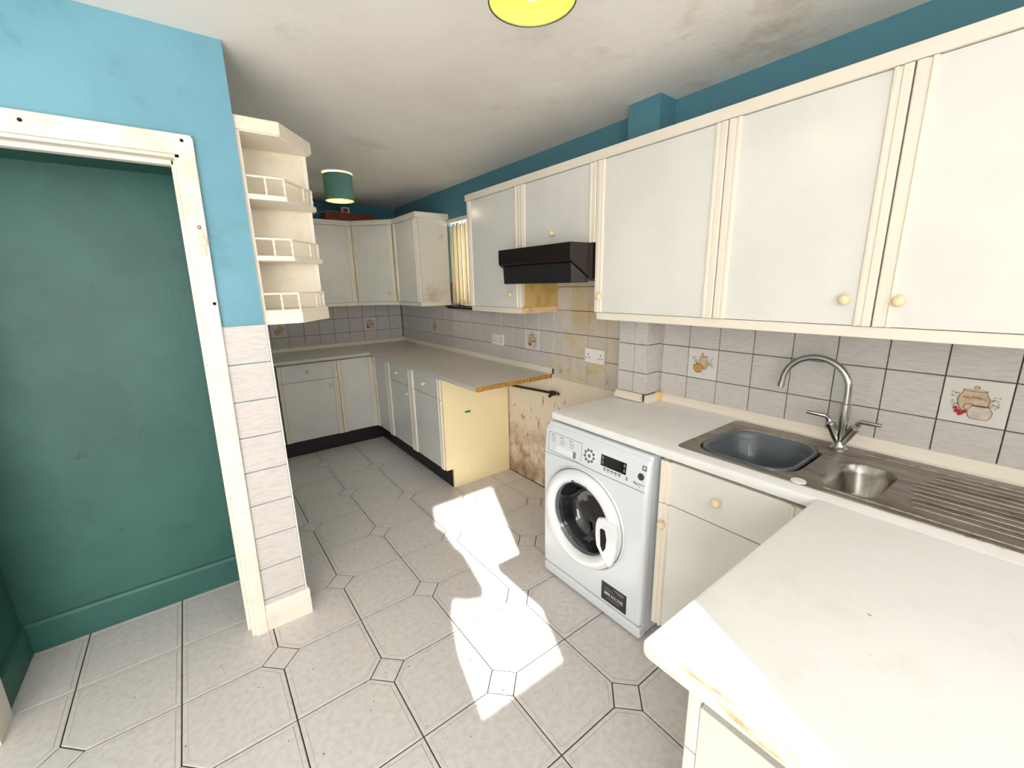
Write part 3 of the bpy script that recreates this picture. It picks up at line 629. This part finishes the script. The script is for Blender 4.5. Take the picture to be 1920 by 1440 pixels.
struct('trim_6', G().prism(tpf, lambda p, q, a: (a, PY0 - .002 - p, NZ + q), PX - .004, XR - .03), CREAM, smooth=30)
struct('trim_7', G().prism(tpf, lambda p, q, a: (PX - .002 - p, a, NZ + q + .004), PY0 + .012, PY1 + .006), CREAM, smooth=30)
struct('trim_8', G().box(XR - .042, XR - .006, PY0 - .038, PY0 - .006, NZ, NZ + .046), mat('yellowed_plastic', (238, 206, 130), 0.4), bevel=.004)
pn = thing('peninsula_worktop', (0.94, 0.06, NZ - .038), 'white peninsula worktop with a worn cream end, half in sunlight', 'worktop')
PX0, PYE = 0.553, 0.364; n_ = nose(PYE, -1, NZ + .001, .038, .010)
G().prism(n_ + [(-0.26, NZ - .037), (-0.26, NZ + .001)], lambda p, q, a: (a, p, q), PX0, NX - .001).build('worktop_slab', WORKT, pn, smooth=30)
G().prism(nose(PYE, -1, NZ + .0006, .038, .010) + [(-0.26, NZ - .037), (-0.26, NZ + .0006)], lambda p, q, a: (a, p, q), PX0 - .0016, PX0).build('worn_end', CHIPP, pn)
FSU = Fr((1.352, 0), (0, 1), (-1, 0))
t = basecab(FSU, 0.378, 0.866, .545, 'white sink base cabinet with a drawer front next to the washing machine', True, (0.835, 0.562), (0.640, 0.735), z0=.10, z1=.822, zs=.647, grp='sink base cabinets')
G().lathe((1.44, 0.835, 0), (0, 0, 1), [(.024, 0), (.022, .012), (.013, .018), (.013, .099)], 14).build('leg', CREAMW, t, smooth=40)
G().lathe((1.44, 0.42, 0), (0, 0, 1), [(.024, 0), (.022, .012), (.013, .018), (.013, .099)], 14).build('leg', CREAMW, t, smooth=40)
for y in (0.379, 0.849): G().box(1.372, 1.392, y, y + .016, .632, .822).build('side_panel', WHITE2, t)
G().box(1.372, 1.388, 0.395, .849, .790, .832).build('top_rail', CHIP, t)
FPN = Fr((0, 0.345), (1, 0), (0, 1))
t = basecab(FPN, 0.70, 1.25, .54, 'white drawer base cabinet under the peninsula worktop', True, (0.78, 0.46), (0.97, 0.68), z0=.06, z1=.832, zs=.515, grp='peninsula base cabinets')
G().box(0.72, 1.23, 0.05, .28, 0, .0595).build('plinth_base', BLACK, t)

# sink
sk = thing('steel_sink', (1.63, 0.34, NZ), 'stainless steel one and a half bowl sink with a ridged drainer', 'sink')
SX0, SX1, SY0, SY1 = 1.392, 1.862, -0.165, 0.836; SZ = NZ + .004
bowls = [(1.60, 0.627, 0.185, 0.168, 0.095, 0.165, SZ), (1.566, 0.322, 0.134, 0.072, 0.055, 0.115, SZ)]
bm = bmesh.new(); edges = []
def loop(pts):
    vs_ = [bm.verts.new(p) for p in pts]; es = [bm.edges.new((vs_[i], vs_[(i + 1) % len(vs_)])) for i in range(len(vs_))]; edges.extend(es)
loop(rrect((SX0 + SX1) / 2, (SY0 + SY1) / 2, (SX1 - SX0) / 2 - .004, (SY1 - SY0) / 2 - .004, .02, SZ))
for cx, cy, hx, hy, ra, dp, z in bowls: loop(rrect(cx, cy, hx, hy, ra, z, 8))
bmesh.ops.triangle_fill(bm, edges=edges, use_beauty=True, use_dissolve=False)
bm.verts.index_update(); g = G(); g.add([v.co.copy() for v in bm.verts], [[v.index for v in f_.verts] for f_ in bm.faces]); bm.free()
cx, cy, hx, hy = (SX0 + SX1) / 2, (SY0 + SY1) / 2, (SX1 - SX0) / 2, (SY1 - SY0) / 2
g.loft([rrect(cx, cy, hx - .004, hy - .004, .02, SZ), rrect(cx, cy, hx - .001, hy - .001, .022, SZ - .001), rrect(cx, cy, hx, hy, .022, NZ - .0005)], False, False)
g.build('sink_top', STEELD, sk, smooth=40)
for i, (cx, cy, hx, hy, ra, dp, z) in enumerate(bowls):
    R = lambda k, zz: rrect(cx, cy, hx - k, hy - k, max(ra - k * .5, .01), zz, 8)
    rings = [R(0, z), R(.004, z - .004), R(.010, z - .03), R(.020, z - dp * .8), R(.034, z - dp * .95), R(.056, z - dp)]
    o_ = G().loft(rings, False, True).build('bowl', STEEL, sk, smooth=50)
    G().lathe((cx, cy, z - dp), (0, 0, 1), [(.03, -.001), (.03, .002), (.022, .001)], 18).build('plug_hole', STEELD, o_)
for k in range(10):
    x = 1.468 + k * 0.033; y1 = 0.215 - 0.012 * abs(k - 4.5) * 0.6
    G().tube([(x, y1, SZ - .001), (x, y1 - .012, SZ + .0015), (x, -0.115, SZ + .0015), (x, -0.13, SZ - .001)], .0034, 8).build('drainer_ridge', STEELD, sk, smooth=50)
G().tube([(1.806, 0.37, SZ), (1.806, -0.14, SZ)], .004, 8).build('raised_border', STEEL, sk, smooth=50)
G().tube([(1.418, 0.37, SZ), (1.418, -0.14, SZ)], .004, 8).build('raised_border', STEEL, sk, smooth=50)
o_ = G().lathe((1.407, 0.432, SZ), (0, 0, 1), [(.021, 0), (.020, .003), (.015, .0035)], 20).build('tap_hole_cover', SOCK, sk, smooth=40)
bw = G(); R = lambda k, zz, rx=.060: rrect(1.592, 0.628, .168 - k, .152 - k, rx + .03, zz, 8)
bw.loft([R(.05, SZ - .15), R(.03, SZ - .145), R(.014, SZ - .03), R(.010, SZ - .004), R(.004, SZ + .004), R(-.002, SZ + .002), R(-.004, SZ - .006), R(-.001, SZ - .012), R(.004, SZ + -.010), R(.018, SZ - .03), R(.034, SZ - .141), R(.06, SZ - .146)], True, True)
tag(bw.build('washing_up_bowl', BOWLP, smooth=50), 'grey plastic washing-up bowl sitting in the larger sink bowl', 'bowl')
tp = thing('mixer_tap', (1.80, 0.444, SZ), 'satin chrome swan-neck mixer tap with two lever handles', 'tap')
G().lathe((1.80, 0.444, SZ), (0, 0, 1), [(.027, 0), (.027, .004), (.021, .009), (.017, .014), (.015, .03)], 24).build('base', CHROME, tp, smooth=40)
G().lathe((1.80, 0.444, SZ + .02), (0, 0, 1), [(.013, 0), (.014, .06), (.0165, .085), (.0165, .148), (.0125, .150)], 20).build('column', CHROME, tp, smooth=40)
path = [(1.80, 0.444, 1.02), (1.80, 0.444, 1.085)] + [(1.80, 0.549 - 0.105 * math.cos(a), 1.092 + 0.105 * math.sin(a)) for a in [math.radians(k * 10) for k in range(1, 19)]] + [(1.80, 0.656, 1.082)]
sp = G().tube(path, .0115, 16).build('spout', CHROME, tp, smooth=60)
G().lathe((1.80, 0.6555, 1.088), (0, 0.08, -1), [(.0125, 0), (.0125, .018), (.010, .019)], 16).build('aerator', CHROME, sp, smooth=40)
for s, tip in ((1, 0.554), (-1, 0.336)):
    b0, b1 = Vector((1.80, 0.444, SZ + .016)), Vector((1.80, 0.444 + s * .038, SZ + .092))
    ax = (b1 - b0).normalized(); ar = G().lathe(b0, ax, [(.012, 0), (.014, .03), (.015, .072), (.0165, .074), (.0165, .080), (.013, .083)], 18).build('valve_arm', CHROME, tp, smooth=40)
    hd = b1 + ax * 0.004; e = Vector((1.80 - .012, hd.y + s * .012, 0.992))
    G().tube([hd, hd + ax * .014, e, (1.79 - .004, tip, 0.994)], [.0095, .0095, .0080, .0068], 12).build('lever', CHROME, ar, smooth=50)

# ------------------------------------------------------------------ washing machine
FWY0, FWY1, FX = 0.884, 1.484, 1.296
wm = thing('washing_machine', (1.57, 1.184, 0), 'white front-loading washing machine under the worktop end', 'washing machine')
FW = Fr((FX, 0), (0, -1), (-1, 0))                           # u = -y
cb = G().box(FX + .03, 1.86, FWY0 + .004, FWY1 - .004, .012, .826).build('cabinet_body', WASH, wm, bevel=.012, segs=4)
fp = G().prism([(FX, .068), (FX, .675), (FX + .002, .69), (FX + .012, .795), (FX + .024, .812), (FX + .05, .820), (FX + .05, .068)], lambda p, q, a: (p, a, q), FWY0, FWY1).build('front_panel', WASH, wm, bevel=.016, segs=4)
G().prism([(FX + .006, .008), (FX + .002, .02), (FX, .064), (FX + .05, .064), (FX + .05, .008)], lambda p, q, a: (p, a, q), FWY0, FWY1).build('kick_plate', WASH, wm, bevel=.012, segs=4)
for y in (FWY0 + .06, FWY1 - .06): G().lathe((FX + .09, y, 0), (0, 0, 1), [(.02, 0), (.02, .02)], 12).build('foot', BLACK, wm)
# control panel (plane leaning back slightly)
def CP(u, n, z): return Vector((FX + .002 + (z - .69) * 0.095 - n, -u, z))
class CPF:
    u = Vector((0, -1, 0)); n = Vector((-1, 0, 0))
    def __call__(s, u, n, z): return CP(u, n, z)
CF = CPF()
def cbox(g, u0, u1, z0, z1, n0, n1): return g.box(u0, u1, n0, n1, z0, z1, CF)
g = G()
for a in ((-1.452, -1.234, .783, .785), (-1.452, -1.450, .690, .785), (-1.452, -1.24, .690, .6915), (-1.2355, -1.234, .700, .785)): cbox(g, *a, 0, .0006)
g.build('drawer_outline', SEAM, wm)
dr = cbox(G(), -1.449, -1.237, .6925, .782, 0, .0004).build('detergent_drawer', WASH, wm)
cbox(G(), -1.395, -1.275, .700, .728, .0002, .0008).build('drawer_pull', WASHD, dr, bevel=.0003); cbox(G(), -1.285, -1.268, .700, .730, .0004, .0010).build('pull_shadow_slot', SEAM, dr)
g = G()
for u in (-1.435, -1.375, -1.315):
    cbox(g, u, u + .022, .771, .774, .0006, .0009)
    for k in range(3): cbox(g, u + .003, u + .033, .760 - k * .009, .7616 - k * .009, .0006, .0009)
g.build('programme_print', INK, dr)
dl = G().lathe(CP(-1.186, 0, .742), (-1, 0, .095), [(.037, 0), (.037, .0015), (.035, .002)], 30).build('programme_ring', WASHD, wm, smooth=40)
for k in range(9):
    a = 2 * math.pi * k / 9 + .5; u, z = -1.186 + .026 * math.cos(a), .742 + .026 * math.sin(a)
    G().lathe(CP(u, .0015, z), (-1, 0, .095), [(.0078, 0), (.0074, .0016), (.001, .0020)], 12).build('ring_button', GREYB, dl)
G().lathe(CP(-1.186, .0015, .742), (-1, 0, .095), [(.009, 0), (.0085, .002), (.001, .0026)], 16).build('ring_button', GREYB, dl)
ds = cbox(G(), -1.121, -.990, .723, .771, 0, .0012).build('display', DISP, wm)
for u, z in ((-1.115, .752), (-1.115, .731), (-1.002, .752), (-1.002, .731)): cbox(G(), u, u + .008, z, z + .014, .0012, .0018).build('display_button', GREYB, ds)
for k in range(5): cbox(G(), -1.106 + k * .0195, -1.092 + k * .0195, .7105, .7165, 0, .0015).build('option_button', GREYB, wm)
g = G()
for k in range(5): cbox(g, -1.104 + k * .0195, -1.094 + k * .0195, .7035, .7062, 0, .0005)
cbox(g, -.990, -.978, .704, .7075, 0, .0005); cbox(g, -.988, -.980, .711, .716, 0, .0005)
g.build('option_print', INK, wm)
sq = cbox(G(), -.917, -.897, .769, .789, 0, .0008).build('wash_badge', GREYB, wm); G().lathe(CP(-.907, .0008, .780), (-1, 0, .095), [(.005, 0), (.004, .0003)], 12).build('badge_mark', PRINT, sq)
G().lathe(CP(-.919, 0, .741), (-1, 0, .095), [(.0145, 0), (.0140, .002), (.001, .003)], 22).build('power_button', GREENB, wm, smooth=40)
text_mesh('9kg A+++', .013, CF, -.925, .0006, .709, INK, wm, bold=.0003); text_mesh('1400', .007, CF, -.925, .0006, .699, INK, wm)
# panel line sweeping above the door
g = G().tube([(FX - .0002, 1.478, .674), (FX - .0002, 1.26, .688), (FX - .0002, 1.14, .684), (FX - .0002, .895, .684)], .0011, 6); g.build('panel_line', SEAM, wm)
# porthole door
DC = Vector((FX, 1.212, .434))
def bore(o, radius, d0, d1):                                  # cut the round loading hole through a panel
    c = G().lathe(DC, (-1, 0, 0), [(radius, d0), (radius, d1)], 64).build('bore', DRUM, wm)
    md = o.modifiers.new('bore', 'BOOLEAN'); md.operation = 'DIFFERENCE'; md.object = c; md.solver = 'EXACT'
    bpy.context.view_layer.update(); me = bpy.data.meshes.new_from_object(o.evaluated_get(bpy.context.evaluated_depsgraph_get()))
    o.modifiers.clear(); o.data = me; bpy.data.objects.remove(c)
bore(fp, .164, -.08, .05); bore(cb, .164, -.30, .05)
G().lathe(DC, (-1, 0, 0), [(.240, 0), (.240, .004), (.233, .010)], 64, False, False).build('door_surround', WASH, wm, smooth=40)
dd = G().lathe(DC, (-1, 0, 0), [(.228, .002), (.229, .018), (.222, .032), (.205, .040), (.190, .038), (.176, .030), (.168, .018), (.166, -.005)], 64, False, False).build('porthole_door', WASHD, wm, smooth=50)
G().lathe(DC, (-1, 0, 0), [(.232, .006), (.232, .0085), (.228, .0085)], 64, False, False).build('door_gap', SEAM, wm)
G().lathe(DC, (-1, 0, 0), [(.167, .018), (.160, .010), (.148, -.02), (.134, -.055), (.120, -.080), (.10, -.092), (.05, -.098), (.001, -.100)], 48, False, True).build('door_glass', PORT, dd, smooth=60)
G().lathe(DC, (-1, 0, 0), [(.163, -.004), (.158, -.03), (.150, -.05), (.152, -.07), (.145, -.09)], 48, False, False).build('door_seal', RUBBER, wm, smooth=60)
G().lathe(DC, (-1, 0, 0), [(.145, -.09), (.160, -.10), (.160, -.27), (.10, -.28), (.001, -.282)], 40, False, True).build('drum', DRUM, wm, smooth=40)
# grip on the free side of the door
hp = [(-1.098, .475), (-1.088, .506), (-1.060, .516), (-1.018, .514), (-.990, .505), (-.984, .45), (-.988, .38), (-1.003, .325), (-1.020, .300), (-1.060, .335), (-1.092, .375), (-1.099, .42)]
hg = G().prism(hp, lambda p_, q, a: FW(p_, a, q), .026, .046).build('door_handle', WASHD, dd, bevel=.007, segs=3)
hh = [(-1.070, .462), (-1.060, .470), (-1.044, .468), (-1.034, .430), (-1.038, .385), (-1.052, .362), (-1.066, .385)]
G().prism(hh, lambda p_, q, a: FW(p_, a, q), .0455, .0466).build('grip_recess', DARK, hg)
lg = G().box(-1.252, -1.240, .0352, .0362, .606, .620, FW).build('logo_mark', INK, dd, bevel=.001)
text_mesh('Hotpoint', .022, FW, -1.237, .0405, .613, INK, dd, align='LEFT', bold=.0003)
st = G().box(-1.090, -.953, .0, .0008, .089, .181, FW).build('sticker', STICK, wm)
text_mesh('0800 616 2102', .021, FW, -1.0215, .0012, .130, PRINT, st, bold=.0004, sx=.82); text_mesh('Hotpoint', .0115, FW, -.986, .0012, .168, PRINT, st)
g = G().box(-1.018, -1.011, .0009, .0012, .163, .172, FW)
for z, a, b_ in ((.154, -1.074, -1.03), (.147, -1.074, -1.015), (.155, -1.005, -.975), (.113, -1.05, -.98), (.106, -1.06, -.99)): g.box(a, b_, .0009, .0012, z, z + .003, FW)
g.build('sticker_print', GREYB, st)

# ------------------------------------------------------------------ pendant lamps
def pendant(x, y, zb, lab, power):
    t = thing('pendant_lamp', (x, y, zb), lab, 'lamp', 'pendant lamps'); R = .1015; H = .178; zc = ceil_z(x)
    n = 48; c = lambda rr, z: [(x + rr * math.cos(2 * math.pi * i / n), y + rr * math.sin(2 * math.pi * i / n), z) for i in range(n)]
    sh = G().loft([c(R, zb), c(R, zb + H)], False, False).build('lamp_shade', TEAL, t, smooth=60)
    G().loft([c(R - .0022, zb + .001), c(R - .0022, zb + H - .001)], False, False).build('shade_lining', YELLOW, sh, smooth=60)
    for z in (zb, zb + H): G().loft([c(R + .0006, z - .0015), c(R + .0006, z + .0015), c(R - .003, z + .0015), c(R - .003, z - .0015), c(R + .0006, z - .0015)], False, False).build('shade_rim', GREENB, sh, smooth=60)
    for k in range(3):
        a = k * 2.094 + .4; G().tube([(x + .017 * math.cos(a), y + .017 * math.sin(a), zb + H - .02), (x + (R - .002) * math.cos(a), y + (R - .002) * math.sin(a), zb + H)], .0014, 6).build('shade_spoke', SOCK, sh)
    G().lathe((x, y, zb + .078), (0, 0, 1), [(.015, 0), (.018, .01), (.018, .06), (.012, .078), (.005, .095)], 16).build('lamp_holder', SOCK, t, smooth=50)
    G().tube([(x, y, zb + H - .005), (x, y, zc - .012)], .0035, 8).build('flex', SOCK, t)
    G().lathe((x, y, zc - .020), (0, 0, 1), [(.012, 0), (.036, .003), (.040, .008), (.040, .024)], 24).build('ceiling_rose', SOCK, t, smooth=50)
    bu = G().lathe((x, y, zb + .022), (0, 0, 1), [(.001, -.022), (.013, -.016), (.021, -.002), (.023, .012), (.020, .034), (.013, .054), (.011, .068)], 18).build('bulb', BULB, t, smooth=60)
    l = bpy.data.lights.new('bulb_light', 'POINT'); l.energy = power; l.color = (1.0, .90, .70); l.shadow_soft_size = .03
    o = bpy.data.objects.new('bulb_light', l); COL.objects.link(o); o.parent = t; o.location = (0, 0, .026)
pendant(0.742, 0.884, 2.112, 'teal drum pendant lamp with glow-coloured lining hanging near the blue doorway wall', 2.0)
pendant(1.040, 3.50, 2.110, 'teal drum pendant lamp hanging in front of the far corner cabinets', 8.0)

# ------------------------------------------------------------------ crumbs on the floor
g = G(); rc = random.Random(3)
for k in range(150):
    x, y = rc.uniform(-0.7, 1.28), rc.uniform(0.3, 2.6); s = rc.uniform(.0012, .0042) * (1.6 if k < 8 else 1)
    if x < 0.25 and y > 1.9: continue
    a = rc.uniform(0, 3.1); c_, s_ = math.cos(a) * s, math.sin(a) * s
    g.add([(x + c_, y + s_, .0004), (x - s_ * .6, y + c_ * .6, .0004), (x - c_, y - s_, .0004), (x + s_ * .6, y - c_ * .6, .0004), (x, y, s * .6)], [(0, 1, 4), (1, 2, 4), (2, 3, 4), (3, 0, 4), (3, 2, 1, 0)])
tag(g.build('floor_crumbs', CRUMB), 'dark crumbs and flakes scattered over the tiled floor', 'crumbs', kind='stuff')
